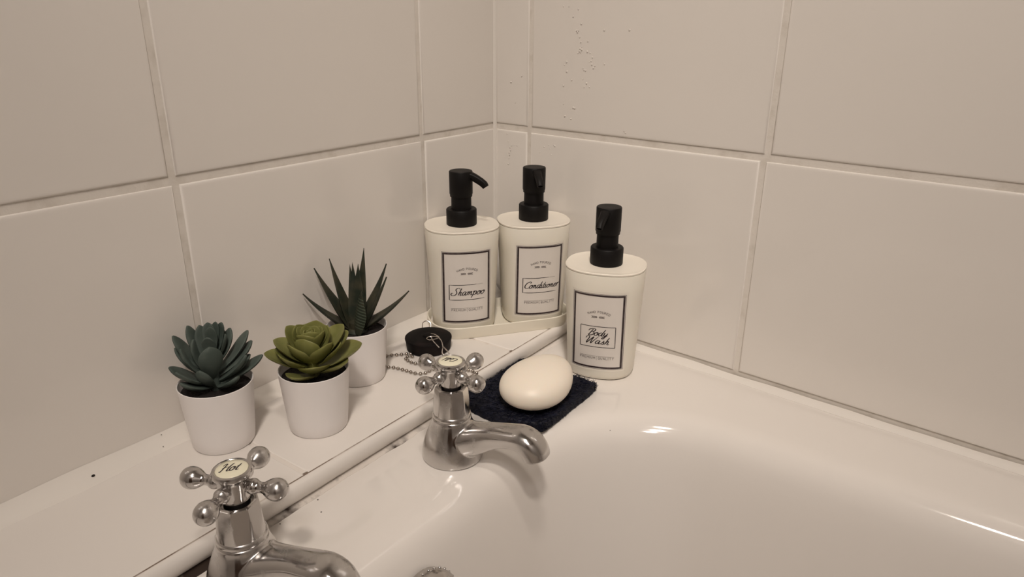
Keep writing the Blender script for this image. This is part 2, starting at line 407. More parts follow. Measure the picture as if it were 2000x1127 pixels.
# ------------------------------------------------------------------ script lettering drawn as pen strokes
SCR = {
 'h': (0.46, [[(.22, .98), (.14, .6), (.05, 0)], [(.06, .15), (.16, .42), (.27, .48), (.29, .32), (.25, .08), (.33, 0), (.44, .1)]]),
 'a': (0.50, [[(.36, .42), (.22, .5), (.06, .36), (.02, .12), (.12, 0), (.26, .12), (.38, .46), (.33, .12), (.39, 0), (.50, .1)]]),
 'm': (0.64, [[(0, .38), (.08, .48), (.09, .3), (.04, 0)], [(.05, .15), (.18, .44), (.27, .46), (.27, .3), (.22, 0)], [(.24, .15), (.38, .44), (.47, .46), (.46, .2), (.50, 0), (.62, .1)]]),
 'n': (0.48, [[(0, .38), (.08, .48), (.09, .3), (.04, 0)], [(.05, .15), (.18, .44), (.28, .46), (.28, .2), (.33, 0), (.46, .1)]]),
 'p': (0.46, [[(.0, .38), (.1, .5), (.08, .2), (-.02, -.42)], [(.06, .2), (.2, .5), (.35, .42), (.34, .14), (.2, 0), (.06, .1)], [(.33, .1), (.46, .12)]]),
 'o': (0.44, [[(.26, .5), (.1, .43), (.02, .2), (.11, 0), (.27, .06), (.36, .3), (.28, .48), (.2, .42), (.30, .36), (.46, .42)]]),
 'd': (0.50, [[(.36, .42), (.22, .5), (.06, .36), (.02, .12), (.12, 0), (.26, .12), (.38, .45)], [(.50, 1.0), (.42, .6), (.34, .14), (.40, 0), (.52, .1)]]),
 'i': (0.24, [[(0, .36), (.08, .48), (.05, .15), (.10, 0), (.24, .1)], [(.13, .70), (.16, .74)]]),
 't': (0.28, [[(.20, .88), (.11, .4), (.07, .1), (.14, 0), (.28, .1)], [(-.03, .55), (.28, .58)]]),
 'e': (0.38, [[(.04, .2), (.2, .24), (.30, .38), (.22, .5), (.08, .4), (.02, .16), (.12, 0), (.26, .04), (.38, .14)]]),
 'r': (0.32, [[(0, .38), (.09, .5), (.08, .25), (.03, 0)], [(.06, .22), (.15, .44), (.26, .50), (.31, .42)]]),
 's': (0.36, [[(-.02, .04), (.12, .2), (.24, .5), (.22, .38), (.31, .16), (.22, .0), (.05, .04)], [(.24, .02), (.36, .1)]]),
 'y': (0.44, [[(.0, .44), (.07, .48), (.05, .15), (.15, .02), (.29, .2), (.37, .48)], [(.37, .48), (.29, .0), (.14, -.40), (.0, -.36), (.12, -.12), (.44, .12)]]),
 'l': (0.26, [[(.0, .12), (.2, .7), (.24, .98), (.14, .9), (.06, .2), (.12, 0), (.26, .1)]]),
 'S': (0.62, [[(.66, .82), (.58, 1.0), (.36, .98), (.24, .78), (.38, .55), (.46, .28), (.32, .03), (.05, .0), (-.12, .14), (-.06, .32), (.1, .28)]]),
 'C': (0.62, [[(.58, .72), (.66, .9), (.50, 1.0), (.20, .80), (.06, .38), (.16, .05), (.42, .0), (.66, .16)]]),
 'B': (0.62, [[(.34, .94), (.22, .5), (.10, 0.02)], [(-.06, .62), (-.02, .86), (.25, 1.02), (.52, .98), (.58, .78), (.42, .56), (.26, .52)], [(.26, .52), (.52, .46), (.56, .22), (.36, .0), (.10, .0), (.02, .12)]]),
 'W': (0.90, [[(-.12, .62), (-.10, .88), (.08, 1.0), (.18, .8), (.10, .3), (.12, 0), (.32, .45), (.55, .95), (.48, .4), (.50, 0), (.72, .5), (.96, 1.04)]]),
 'H': (0.66, [[(-.06, .72), (.08, .98), (.20, .9), (.10, .3), (.0, 0), (-.1, .1)], [(.70, 1.0), (.56, .6), (.48, .1), (.56, 0), (.66, .1)], [(-.02, .45), (.3, .5), (.62, .54)]]),
}
CAP = {
 'H': [[(0, 0), (0, 1)], [(.6, 0), (.6, 1)], [(0, .5), (.6, .5)]], 'A': [[(0, 0), (.32, 1), (.64, 0)], [(.12, .36), (.52, .36)]],
 'N': [[(0, 0), (0, 1), (.6, 0), (.6, 1)]], 'D': [[(0, 0), (0, 1), (.35, 1), (.6, .75), (.6, .25), (.35, 0), (0, 0)]],
 'P': [[(0, 0), (0, 1), (.4, 1), (.56, .78), (.4, .5), (0, .5)]], 'O': [[(.3, 0), (.05, .2), (0, .5), (.05, .8), (.3, 1), (.55, .8), (.6, .5), (.55, .2), (.3, 0)]],
 'U': [[(0, 1), (0, .25), (.15, 0), (.45, 0), (.6, .25), (.6, 1)]], 'R': [[(0, 0), (0, 1), (.4, 1), (.56, .78), (.4, .5), (0, .5)], [(.3, .5), (.6, 0)]],
 'E': [[(.55, 0), (0, 0), (0, 1), (.55, 1)], [(0, .5), (.42, .5)]], 'M': [[(0, 0), (0, 1), (.35, .3), (.7, 1), (.7, 0)]],
 'I': [[(.1, 0), (.1, 1)], [(0, 0), (.2, 0)], [(0, 1), (.2, 1)]], 'Q': [[(.3, 0), (.05, .2), (0, .5), (.05, .8), (.3, 1), (.55, .8), (.6, .5), (.55, .2), (.3, 0)], [(.32, .25), (.64, -.12)]],
 'L': [[(0, 1), (0, 0), (.5, 0)]], 'T': [[(0, 1), (.6, 1)], [(.3, 1), (.3, 0)]], 'Y': [[(0, 1), (.3, .5), (.6, 1)], [(.3, .5), (.3, 0)]],
 ' ': [], '|': [[(.1, -.9), (.1, 1.35)]],
}
CAPW = {'I': .2, 'M': .7, ' ': .25, '|': .2, 'L': .5, 'E': .55}
def script_strokes(word, slant=0.28):
    x = 0; out = []
    for ch in word:
        adv, st = SCR[ch]
        for s in st: out.append([(x + px + slant * py, py) for px, py in s])
        x += adv
    return out, x
def cap_strokes(text, gap=0.28):
    x = 0; out = []
    for ch in text:
        for s in CAP[ch]: out.append([(x + a, b) for a, b in s])
        x += CAPW.get(ch, .6) + gap
    return out, x - gap
def ribbon(bm, pts, wd, put, mi, smooth=6, taper=True, calli=False):
    P = [Vector((a, b, 0)) for a, b in pts]
    if smooth and len(P) > 2: P = catmull(P, smooth)
    Q = [P[0]]
    for a, b in zip(P, P[1:]):
        m_ = max(1, math.ceil((b - a).length / 0.0012))
        Q += [a.lerp(b, j / m_) for j in range(1, m_ + 1)]
    P = Q; n = len(P); L = []
    for i, p in enumerate(P):
        t = P[min(i + 1, n - 1)] - P[max(i - 1, 0)]
        if t.length < 1e-9: t = Vector((1, 0, 0))
        t.normalize(); s = Vector((-t.y, t.x, 0)); q = i / max(1, n - 1)
        k = min(1, 0.45 + 3.5 * min(q, 1 - q)) if taper else 1
        if calli: k *= 0.62 + 0.55 * abs(t.y)
        L.append((bm.verts.new(put(*(p + s * wd * k / 2)[:2])), bm.verts.new(put(*(p - s * wd * k / 2)[:2]))))
    for a, b in zip(L, L[1:]): bm.faces.new((a[0], a[1], b[1], b[0])).material_index = mi

# ------------------------------------------------------------------ pump bottles
BA, BB, BH, BN, TS = 0.0364, 0.0330, 0.1057, 2.45, 0.85
def body_scale(z): return TS + (1 - TS) * z / BH
def superell(a, b, n, k, N):
    t = 2 * PI * k / N; c, s = math.cos(t), math.sin(t)
    return a * math.copysign(abs(c) ** (2 / n), c), b * math.copysign(abs(s) ** (2 / n), s)
def se_ring(bm, off, z, N=96, f=None, a=BA, b=BB):
    f = body_scale(z) if f is None else f
    return [bm.verts.new((*superell(a * f + off, b * f + off, BN, k, N), z)) for k in range(N)]
ZL0, ZL1, UM = 0.0123, 0.0867, 0.0234
def front_point(u, z, eps):
    f = body_scale(z); a, b = BA * f, BB * f
    q = max(0.0, 1 - (abs(u) / a) ** BN); v = b * q ** (1 / BN)
    # outward normal in plan
    nx = math.copysign((abs(u) / a) ** (BN - 1) / a, u); ny = (v / b) ** (BN - 1) / b; l = math.hypot(nx, ny)
    return Vector((u + nx / l * eps, -(v + ny / l * eps), z))
def make_bottle(loc, th, word, nozzle_az, label, worn):
    root = empty('pump_bottle', loc, label, 'bottle', th, 'matching pump bottles in the bath corner')
    bm = bmesh.new()
    rings = [se_ring(bm, -0.006, 0.0), se_ring(bm, -0.0028, 0.0003), se_ring(bm, -0.0010, 0.0016), se_ring(bm, 0, 0.0045)]
    for z in (0.02, 0.04, 0.06, 0.08, BH - 0.0030): rings.append(se_ring(bm, 0, z))
    rings.append(se_ring(bm, -0.0003, BH - 0.0024)); rings.append(se_ring(bm, -0.0012, BH - 0.0021))
    skin(bm, rings); obj('body', bm, M['bottle'], root)
    bm = bmesh.new()
    rings = [se_ring(bm, -0.0012, BH - 0.0021), se_ring(bm, -0.0001, BH - 0.0018), se_ring(bm, 0.0000, BH - 0.0006), se_ring(bm, -0.0006, BH), se_ring(bm, -0.0012, BH - 0.0002), se_ring(bm, -0.008, BH - 0.0003)]
    skin(bm, rings); obj('lid', bm, M['lid'], root)
    bm = bmesh.new(); z = BH - 0.0003
    lathe(bm, [(0.0145, z), (0.0148, z + 0.0008), (0.0148, z + 0.0148), (0.0141, z + 0.0157), (0.0120, z + 0.0160), (0.0100, z + 0.0158)], 64)
    obj('collar', bm, M['black'], root)
    bm = bmesh.new()
    lathe(bm, [(0.0098, z + 0.0145), (0.0097, z + 0.0290), (0.0095, z + 0.030)], 48)
    obj('pump_neck', bm, M['black'], root)
    bm = bmesh.new()
    lathe(bm, [(0.0100, z + 0.0275), (0.0107, z + 0.0277), (0.0108, z + 0.0298), (0.01125, z + 0.0305), (0.0113, z + 0.0515), (0.0108, z + 0.0523), (0.009, z + 0.0525), (0.004, z + 0.0523)], 64)
    head = obj('pump_head', bm, M['black'], root)
    # flat-topped spout sloping down from the head
    bm = bmesh.new(); A = Matrix.Rotation(nozzle_az - th, 4, 'Z')
    path = [(0.000, 0.0503, 0.0048, 0.0018), (0.007, 0.0498, 0.0047, 0.0024), (0.011, 0.0480, 0.0042, 0.0033), (0.015, 0.0458, 0.0036, 0.0037), (0.020, 0.0430, 0.0033, 0.0036), (0.0235, 0.0405, 0.0032, 0.0035), (0.0252, 0.0380, 0.0031, 0.0030)]
    rings = []
    for i, (d_, zz, hw, hh) in enumerate(path):
        p0 = path[max(i - 1, 0)]; p1 = path[min(i + 1, len(path) - 1)]
        t = Vector((p1[0] - p0[0], 0, p1[1] - p0[1])).normalized(); up = Vector((-t.z, 0, t.x))
        ring = []
        for k in range(20):
            a = 2 * PI * k / 20; c, s = math.cos(a), math.sin(a)
            cc = math.copysign(abs(c) ** 0.7, c); ss = math.copysign(abs(s) ** (0.6 if s > 0 else 0.9), s)
            ring.append(bm.verts.new(A @ (Vector((d_, cc * hw, z + zz)) + up * ss * hh)))
        rings.append(ring)
    # hollow mouth
    c = sum((v.co for v in rings[-1]), Vector()) / 20
    rings.append([bm.verts.new(c + (v.co - c) * 0.72) for v in rings[-1]])
    dv = (rings[-3][0].co + rings[-3][10].co) / 2 - c; dv = dv.normalized() * 0.002
    rings.append([bm.verts.new(c + dv + (v.co - c) * 0.6) for v in rings[-2]])
    skin(bm, rings); obj('nozzle', bm, M['black'], head)
    # printed label wrapped on the front
    bm = bmesh.new(); W = 2 * UM; HH = ZL1 - ZL0
    def put(u, zz, e=0.00022): return front_point(u, zz, e)
    def patch(u0, u1, z0, z1, e, mi, nu=20, nz=4):
        g = [[bm.verts.new(front_point(u0 + (u1 - u0) * i / nu, z0 + (z1 - z0) * j / nz, e)) for i in range(nu + 1)] for j in range(nz + 1)]
        for j in range(nz):
            for i in range(nu): bm.faces.new((g[j][i], g[j][i + 1], g[j + 1][i + 1], g[j + 1][i])).material_index = mi
    patch(-UM - 0.0016, UM + 0.0016, ZL0 - 0.0022, ZL1 + 0.0022, 0.00008, 1)
    patch(-UM, UM, ZL0, ZL1, 0.00014, 0)
    def frame(u0, u1, z0, z1, wd, mi, e=0.00024):
        patch(u0, u1, z1 - wd, z1, e, mi, 20, 1); patch(u0, u1, z0, z0 + wd, e, mi, 20, 1)
        patch(u0, u0 + wd, z0, z1, e, mi, 1, 6); patch(u1 - wd, u1, z0, z1, e, mi, 1, 6)
    frame(-UM, UM, ZL0, ZL1, 0.00035, 3)
    frame(-UM + 0.0008, UM - 0.0008, ZL0 + 0.0008, ZL1 - 0.0008, 0.00150, 4)
    frame(-UM + 0.0023, UM - 0.0023, ZL0 + 0.0023, ZL1 - 0.0023, 0.00022, 3)
    U = lambda fx: -UM + fx * W
    Zf = lambda fy: ZL1 - fy * HH
    def text(strokes, width, u0, z0, size, wd, mi, arc=None, sy=1.0, **kw):
        for s in strokes:
            pts = []
            for a, b in s:
                uu, zz = u0 + a * size, z0 + b * size * sy
                if arc:   # bend round a circle of radius arc centred under u=mid
                    mid = u0 + width * size / 2; an = (uu - mid) / arc; r_ = arc + (zz - z0)
                    uu, zz = mid + r_ * math.sin(an), z0 - arc + r_ * math.cos(an)
                pts.append((uu, zz))
            ribbon(bm, pts, wd, lambda a, b: put(a, b, 0.0003), mi, **kw)
    st, wd_ = cap_strokes('HAND POURED', 0.34); sz = 0.42 * W / wd_
    text(st, wd_, -wd_ * sz / 2 + 0.0005, Zf(0.245), sz, 0.00034, 3, arc=0.022, smooth=0, taper=False)
    # little pair of leafy sprigs
    for sgn in (-1, 1):
        ribbon(bm, [(sgn * 0.0004, Zf(.303)), (sgn * 0.0028, Zf(.297)), (sgn * 0.0056, Zf(.305))], 0.00022, put, 3)
        for k in range(4):
            u = sgn * (0.0010 + 0.0012 * k); zz = Zf(.300)
            for up in (-1, 1): ribbon(bm, [(u, zz), (u + sgn * 0.0006, zz + up * 0.0007), (u + sgn * 0.0013, zz + up * 0.0008)], 0.0005, put, 3, smooth=3)
    # boxed name
    if len(word) == 1:
        z0, z1 = Zf(.665), Zf(.455)
        ribbon(bm, [(U(.14), z0), (U(.14), z1)], 0.0007, put, 2, smooth=0, taper=False)
        ribbon(bm, [(U(.14), z1), (U(.35), z1 - .0002), (U(.55), z1 - .0001), (U(.70), z1 + .0001)], 0.0006, put, 2, smooth=6)
        ribbon(bm, [(U(.70), z1), (U(.84), z1 + .0001)], 0.0002, put, 3, smooth=0)
        ribbon(bm, [(U(.14), z0), (U(.40), z0 - .0001), (U(.65), z0), (U(.87), z0 + .0002)], 0.00062, put, 2, smooth=6)
        st, wd_ = script_strokes(word[0]); tw = (0.68 if word[0] != 'Conditioner' else 0.76) * W; sz = tw / wd_
        text(st, wd_, U(.185 if word[0] != 'Conditioner' else .16), Zf(.600), sz, 0.00080 if sz > .008 else 0.0007, 2, calli=True, sy=0.86)
        y1 = .785
    else:
        z0, z1 = Zf(.70), Zf(.425)
        for p, q in (((.17, z0), (.17, z1)), ((.17, z1), (.84, z1)), ((.84, z1), (.84, z0)), ((.84, z0), (.17, z0))):
            ribbon(bm, [(U(p[0]), p[1]), (U((p[0] + q[0]) / 2), (p[1] + q[1]) / 2), (U(q[0]), q[1])], 0.0006, put, 2, smooth=0, taper=False)
        for wd2, x0, yb, tw in ((word[0], .31, .545, .38), (word[1], .27, .655, .46)):
            st, wl = script_strokes(wd2); text(st, wl, U(x0), Zf(yb), tw * W / wl, 0.00078, 2, calli=True, sy=0.74)
        y1 = .825
    ribbon(bm, [(U(.17), Zf(y1)), (U(.5), Zf(y1)), (U(.84), Zf(y1))], 0.0002, put, 3, smooth=0, taper=False)
    ribbon(bm, [(0.0002, Zf(y1)), (0.0002, Zf(y1 + .055))], 0.0002, put, 3, smooth=0, taper=False)
    for tx, xa, xb in (('PREMIUM', .18, .475), ('QUALITY', .535, .83)):
        st, wl = cap_strokes(tx, 0.34); text(st, wl, U(xa), Zf(y1 + .040), (xb - xa) * W / wl, 0.00032, 3, smooth=0, taper=False)
    lb = obj('label', bm, [M['paper'], M['film'], M['ink'], M['ink_soft'], M['ink_frame']], root, auto='keep')
    return root
TRAY_Z = 0.0022
make_bottle((0.0379, -0.1044, TRAY_Z), 0.8234, ['Shampoo'], rad(19), 'white pump bottle labelled Shampoo at the left end of the tray', True)
make_bottle((0.0829, -0.0458, TRAY_Z), 0.843, ['Conditioner'], rad(-42), 'white pump bottle labelled Conditioner at the right end of the tray', True)
make_bottle((0.1825, -0.0745, -HB), 0.339, ['Body', 'Wash'], rad(-80), 'white pump bottle labelled Body Wash standing alone on the bath rim', False)

# ------------------------------------------------------------------ tray under two bottles
ta = math.atan2(0.059, 0.0445); tc_ = Vector((0.0610, -0.0757, 0))
tray = empty('bottle_tray', tc_, 'cream oval tray under the shampoo and conditioner bottles', 'tray', ta)
def capsule(bm, hl, hw, z, n=24):
    pts = []
    nn = 2.6
    for k in range(2 * n * 2):
        t = 2 * PI * k / (4 * n); c, s = math.cos(t), math.sin(t)
        # superellipse ends on a straight middle
        x = (hl - hw) * (1 if c > 1e-9 else -1 if c < -1e-9 else 0) + hw * math.copysign(abs(c) ** (2 / nn), c)
        pts.append(bm.verts.new((x, hw * math.copysign(abs(s) ** (2 / nn), s), z)))
    return pts
bm = bmesh.new(); HL, HW = 0.0735, 0.0355
rings = [capsule(bm, HL - 0.0030, HW - 0.003, 0.0), capsule(bm, HL - 0.0022, HW - 0.0022, 0.0002), capsule(bm, HL - 0.0018, HW - 0.0018, 0.0010), capsule(bm, HL - 0.0002, HW - 0.0002, 0.0108), capsule(bm, HL, HW, 0.0120),
         capsule(bm, HL - 0.0003, HW - 0.0003, 0.0124), capsule(bm, HL - 0.0012, HW - 0.0012, 0.0125), capsule(bm, HL - 0.0017, HW - 0.0017, 0.0120), capsule(bm, HL - 0.0034, HW - 0.0034, 0.0030), capsule(bm, HL - 0.0050, HW - 0.0050, 0.0022)]
skin(bm, rings); obj('dish', bm, M['tray'], tray)

# ------------------------------------------------------------------ taps
def sweep(bm, path, n=28, flat=1.0, mi=0):
    """path rows: (d, z, half width, half height); section turns with the path"""
    P = [Vector((d_, hw, z)) for d_, z, hw, hh in path]; 
    C4 = catmull([Vector((d_, z, 0)) for d_, z, hw, hh in path], 6); S4 = catmull([Vector((hw, hh, 0)) for d_, z, hw, hh in path], 6)
    rings = []
    for i, (c, s) in enumerate(zip(C4, S4)):
        a = C4[max(i - 1, 0)]; b = C4[min(i + 1, len(C4) - 1)]; t = Vector((b.x - a.x, 0, b.y - a.y)).normalized(); up = Vector((-t.z, 0, t.x))
        ring = []
        for k in range(n):
            an = 2 * PI * k / n; cc, ss = math.cos(an), math.sin(an)
            cc = math.copysign(abs(cc) ** 0.85, cc); ss = math.copysign(abs(ss) ** 0.85, ss)
            ring.append(bm.verts.new(Vector((c.x, cc * s.x, c.y)) + up * ss * s.y))
        rings.append(ring)
    return rings
CASTING = {}
def make_tap(loc, word, arm, txt_rot, spout_az, label):
    root = empty('bath_tap', loc, label, 'tap', 0, 'chrome pillar taps on the bath rim')
    key = round(spout_az, 4)
    if not CASTING:
        bm = bmesh.new()
        prof = [(0.0226, 0.0), (0.0232, 0.0010), (0.0232, 0.0035), (0.0230, 0.0065), (0.0223, 0.0105), (0.0211, 0.0150), (0.0196, 0.0190), (0.0178, 0.0235), (0.0162, 0.0275), (0.0150, 0.0310), (0.0146, 0.0330), (0.0146, 0.0338), (0.0132, 0.0342)]
        P = [Vector((r, z, 0)) for r, z in prof]
        lathe(bm, [(p.x, p.y) for p in catmull(P, 3)], 96)
        rings = sweep(bm, [(0.002, 0.0150, 0.0150, 0.0110), (0.010, 0.0165, 0.0160, 0.0125), (0.018, 0.0190, 0.0142, 0.0120), (0.026, 0.0224, 0.0122, 0.0108), (0.033, 0.0254, 0.0110, 0.0095), (0.040, 0.0278, 0.0106, 0.0086), (0.050, 0.0302, 0.0110, 0.0080),
                           (0.0580, 0.0310, 0.0115, 0.0084), (0.0645, 0.0285, 0.0117, 0.0092), (0.0685, 0.0240, 0.0113, 0.0094), (0.0705, 0.0185, 0.0106, 0.0092)])
        e = rings[-1]; c = sum((v.co for v in e), Vector()) / len(e)
        rings.append([bm.verts.new(c + (v.co - c) * 0.80) for v in e])
        rings.append([bm.verts.new(c + Vector((0, 0, 0.006)) + (v.co - c) * 0.74) for v in e])
        skin(bm, rings); bmesh.ops.recalc_face_normals(bm, faces=bm.faces[:])
        tmp = obj('casting', bm, M['chrome'])
        md = tmp.modifiers.new('r', 'REMESH'); md.mode = 'VOXEL'; md.voxel_size = 0.00062
        sm = tmp.modifiers.new('s', 'SMOOTH'); sm.factor = 0.5; sm.iterations = 26
        dg = bpy.context.evaluated_depsgraph_get(); me = bpy.data.meshes.new_from_object(tmp.evaluated_get(dg))
        bpy.data.objects.remove(tmp)
        co = [v.co.copy() for v in me.vertices]; no = [v.normal.copy() for v in me.vertices]
        def side(c_):      # spout side of the casting
            return c_.x > 0.0135 + max(0.0, 0.0120 - c_.z) * 0.9 and c_.z < 0.060 and math.hypot(c_.x, c_.y) > 0.0150 and c_.z > 0.0065 and abs(c_.y) < 0.0155 and not (c_.z > 0.0325 and c_.x < 0.0165)
        sets = {'body': [], 'spout': []}
        for p in me.polygons: sets['spout' if side(p.center) else 'body'].append(list(p.vertices))
        for nm_, fs in sets.items():
            ids = sorted({i for f in fs for i in f}); mp = {i: k for k, i in enumerate(ids)}
            m2 = bpy.data.meshes.new(nm_); m2.from_pydata([co[i] for i in ids], [], [[mp[i] for i in f] for f in fs])
            m2.polygons.foreach_set('use_smooth', [True] * len(m2.polygons)); m2.materials.append(M['chrome'])
            m2.normals_split_custom_set_from_vertices([no[i] for i in ids])
            CASTING[nm_] = m2
    for nm_ in ('body', 'spout'):
        o_ = bpy.data.objects.new(nm_, CASTING[nm_]); COL.objects.link(o_); o_.parent = root; o_.rotation_euler = (0, 0, spout_az)
    # tapered eight-sided bonnet above a ring
    bm = bmesh.new()
    lathe(bm, [(0.0132, 0.0338), (0.0142, 0.0345), (0.0143, 0.0362), (0.0137, 0.0372), (0.0132, 0.0376)], 64)
    rings = []
    for r, z, k_ in ((0.0134, 0.0374, 0), (0.0133, 0.040, 0.6), (0.0128, 0.0470, 1), (0.0118, 0.0560, 1), (0.0114, 0.0578, 1), (0.0104, 0.0584, 1), (0.0090, 0.0584, 0.2), (0.0084, 0.0545, 0)):
        ring = []
        for k in range(64):
            a = 2 * PI * k / 64; m_ = (a + PI / 8) % (PI / 4) - PI / 8; oc = math.cos(PI / 8) / math.cos(m_) * 1.04
            ring.append(bm.verts.new((r * (1 + (oc - 1) * k_) * math.cos(a + 0.3), r * (1 + (oc - 1) * k_) * math.sin(a + 0.3), z)))
        rings.append(ring)
    skin(bm, rings); obj('bonnet', bm, M['chrome'], root)
    bm = bmesh.new(); lathe(bm, [(0.0072, 0.054), (0.0072, 0.0640)], 32); obj('spindle', bm, M['spindle'], root)
    # handle: hub, four ball arms
    bm = bmesh.new()
    hp = [(0.0070, 0.0600), (0.0078, 0.0604), (0.0080, 0.0622), (0.0080, 0.0640), (0.0086, 0.0660), (0.0089, 0.0722), (0.0094, 0.0742), (0.0102, 0.0752), (0.0109, 0.0762), (0.0110, 0.0776), (0.0105, 0.0788), (0.0093, 0.0792), (0.0087, 0.0787)]
    lathe(bm, hp, 64)
    handle = obj('cross_handle', bm, M['chrome'], root)
    for q in range(4):
        bm = bmesh.new()
        Ra = Matrix.Rotation(arm + q * PI / 2, 4, 'Z') @ Matrix.Translation((0, 0, 0.0692)) @ Matrix.Rotation(PI / 2, 4, 'Y')
        pr = [(0.0036, 0.006), (0.0036, 0.0086), (0.0041, 0.0098), (0.0045, 0.0114), (0.0043, 0.0130), (0.0034, 0.0146), (0.0030, 0.0164), (0.0033, 0.0182), (0.0045, 0.0202), (0.0058, 0.0226), (0.0064, 0.0254), (0.0060, 0.0282), (0.0046, 0.0304), (0.0026, 0.0317), (0.0008, 0.0320)]
        PP = catmull([Vector((r, z, 0)) for r, z in pr], 3)
        lathe(bm, [(p.x, p.y) for p in PP], 36, True, True, Ra)
        obj('arm', bm, M['chrome'], handle)
    bm = bmesh.new()
    lathe(bm, [(0.0086, 0.0780), (0.0086, 0.0789), (0.0080, 0.0794), (0.0050, 0.0798), (0.0015, 0.0799)], 48)
    st, wl = script_strokes(word, 0.35); size = 0.0095 / wl; T = Matrix.Rotation(txt_rot, 4, 'Z')
    for s in st:
        pts = [((a - wl / 2 - 0.15) * size, (b - 0.45) * size * 1.0) for a, b in s]
        def put3(a, b):
            v = T @ Vector((a, b, 0)); r = v.length
            v.z = (0.0799 - (r / 0.0080) ** 2 * 0.0005) + 0.00012; return v
        ribbon(bm, pts, 0.0007, put3, 1, calli=True)
    bmesh.ops.recalc_face_normals(bm, faces=bm.faces[:])
    dsc = obj('index_disc', bm, [M['index'], M['ink']], handle, auto='keep')
    dsc['label'] = 'cream disc with black script lettering'
    return root
make_tap((0.1630, -0.2697, -HB), 'Cold', -0.0902, rad(200), rad(9), 'chrome bath tap marked Cold with cross handle, beside the soap')
make_tap((0.1528, -0.4410, -HB), 'Hot', 0.4243, rad(52), rad(11), 'chrome bath tap marked Hot with cross handle, nearest the viewer')

# ------------------------------------------------------------------ soap on its pad
bm = bmesh.new()
poly = [(0.1225, -0.1170), (0.1215, -0.1600), (0.1205, -0.2010), (0.1320, -0.2120), (0.1490, -0.2155), (0.1680, -0.2160), (0.1870, -0.2120), (0.1985, -0.2060), (0.2025, -0.1985), (0.2030, -0.1600), (0.2025, -0.1240), (0.1965, -0.1180), (0.1600, -0.1165)]
PL = catmull([Vector((a, b, 0)) for a, b in poly], 10, True)
cen = sum(PL, Vector()) / len(PL); random.seed(11)
def nz(p, s=1.0): return noise.noise(Vector(p) * s)
rings = []
for f, z in ((1.0, 0.0003), (1.0, 0.0025), (1.0, 0.006), (0.99, 0.0080), (0.965, 0.0088)):
    rings.append([bm.verts.new(cen + (p - cen) * f + Vector((nz(p + Vector((0, 0, z)), 900) * 0.0007, nz(p + Vector((5, 0, z)), 900) * 0.0007, -HB + z))) for p in PL])
for f in [0.93 - 0.06 * k for k in range(15)]:
    rings.append([bm.verts.new(cen + (p - cen) * f + Vector((0, 0, -HB + 0.0088 + nz(cen + (p - cen) * f, 700) * 0.0007))) for p in PL])
skin(bm, rings)
# loose curled fibres over the top and sides
def inside(x, y):
    c = False; n = len(PL)
    for i in range(n):
        a, b = PL[i], PL[i - 1]
        if (a.y > y) != (b.y > y) and x < (b.x - a.x) * (y - a.y) / (b.y - a.y) + a.x: c = not c
    return c
def fibre(p, r=0.00022, L=0.006):
    a = random.uniform(0, 2 * PI); pts = []; q = p.copy()
    for k in range(4):
        pts.append(q.copy()); a += random.uniform(-1.1, 1.1)
        q = q + Vector((math.cos(a), math.sin(a), random.uniform(-0.35, 0.4))) * L / 3
    tube(bm, pts, r, 3, cap=False)
for _ in range(3600):
    x, y = random.uniform(0.118, 0.209), random.uniform(-0.218, -0.114)
    if inside(x, y): fibre(cen + (Vector((x, y, 0)) - cen) * 0.975 + Vector((0, 0, -HB + 0.0084 + random.uniform(0, 0.0010))), random.uniform(0.00015, 0.0003))
for _ in range(1500):
    p = random.choice(PL); fibre(p + Vector((0, 0, -HB + random.uniform(0.0012, 0.0082))), 0.00020, 0.0019)
tag(obj('scouring_pad', bm, M['pad']), 'dark navy fibrous pad lying under the soap bar', 'pad')
bm = bmesh.new()
A3 = Matrix.Rotation(rad(95), 4, 'Z')
rings = []; NU, NV = 48, 28
for i in range(1, NV):
    th = PI * i / NV; ring = []
    for k in range(NU):
        a = 2 * PI * k / NU
        q_ = math.sin(th) ** 0.88; x = q_ * math.cos(a); y = q_ * math.sin(a); z = -math.cos(th)
        X = 0.0400 * x; Y = 0.0280 * y * (1 - 0.17 * x); Z = 0.0165 * math.copysign(abs(z) ** 0.9, z)
        ring.append(bm.verts.new(A3 @ Vector((X, Y, Z))))
    rings.append(ring)
skin(bm, rings)
o = obj('soap_bar', bm, M['soap'], loc=(0.1765, -0.1725, -HB + 0.0088 + 0.0163)); o.rotation_euler = (rad(0), rad(0), 0)
tag(o, 'smooth cream egg shaped soap bar resting on the dark pad', 'soap')

# ------------------------------------------------------------------ bath plug with ring, wire link and bead chain
plug = empty('bath_plug', (0.0465, -0.1672, 0.0), 'black rubber bath plug with bead chain lying on the shelf', 'plug')
bm = bmesh.new()
lathe(bm, [(0.0195, 0.0002), (0.0208, 0.0012), (0.0216, 0.0085), (0.0222, 0.0110), (0.0221, 0.0120), (0.0213, 0.0126), (0.0120, 0.0128), (0.0052, 0.0129), (0.0048, 0.0142), (0.0020, 0.0146)], 64)
obj('stopper', bm, M['rubber'], plug)
bm = bmesh.new()   # steel loop poking out behind
tube(bm, [(-0.0190, 0.012, 0.0120), (-0.0205, 0.0150, 0.0160), (-0.0185, 0.0190, 0.0170), (-0.0150, 0.0200, 0.0150), (-0.0130, 0.0180, 0.0118)], 0.0005, 8, smoothpts=5)
obj('wire_ring', bm, M['wire'], plug)
bm = bmesh.new()   # staple in the middle and bent link
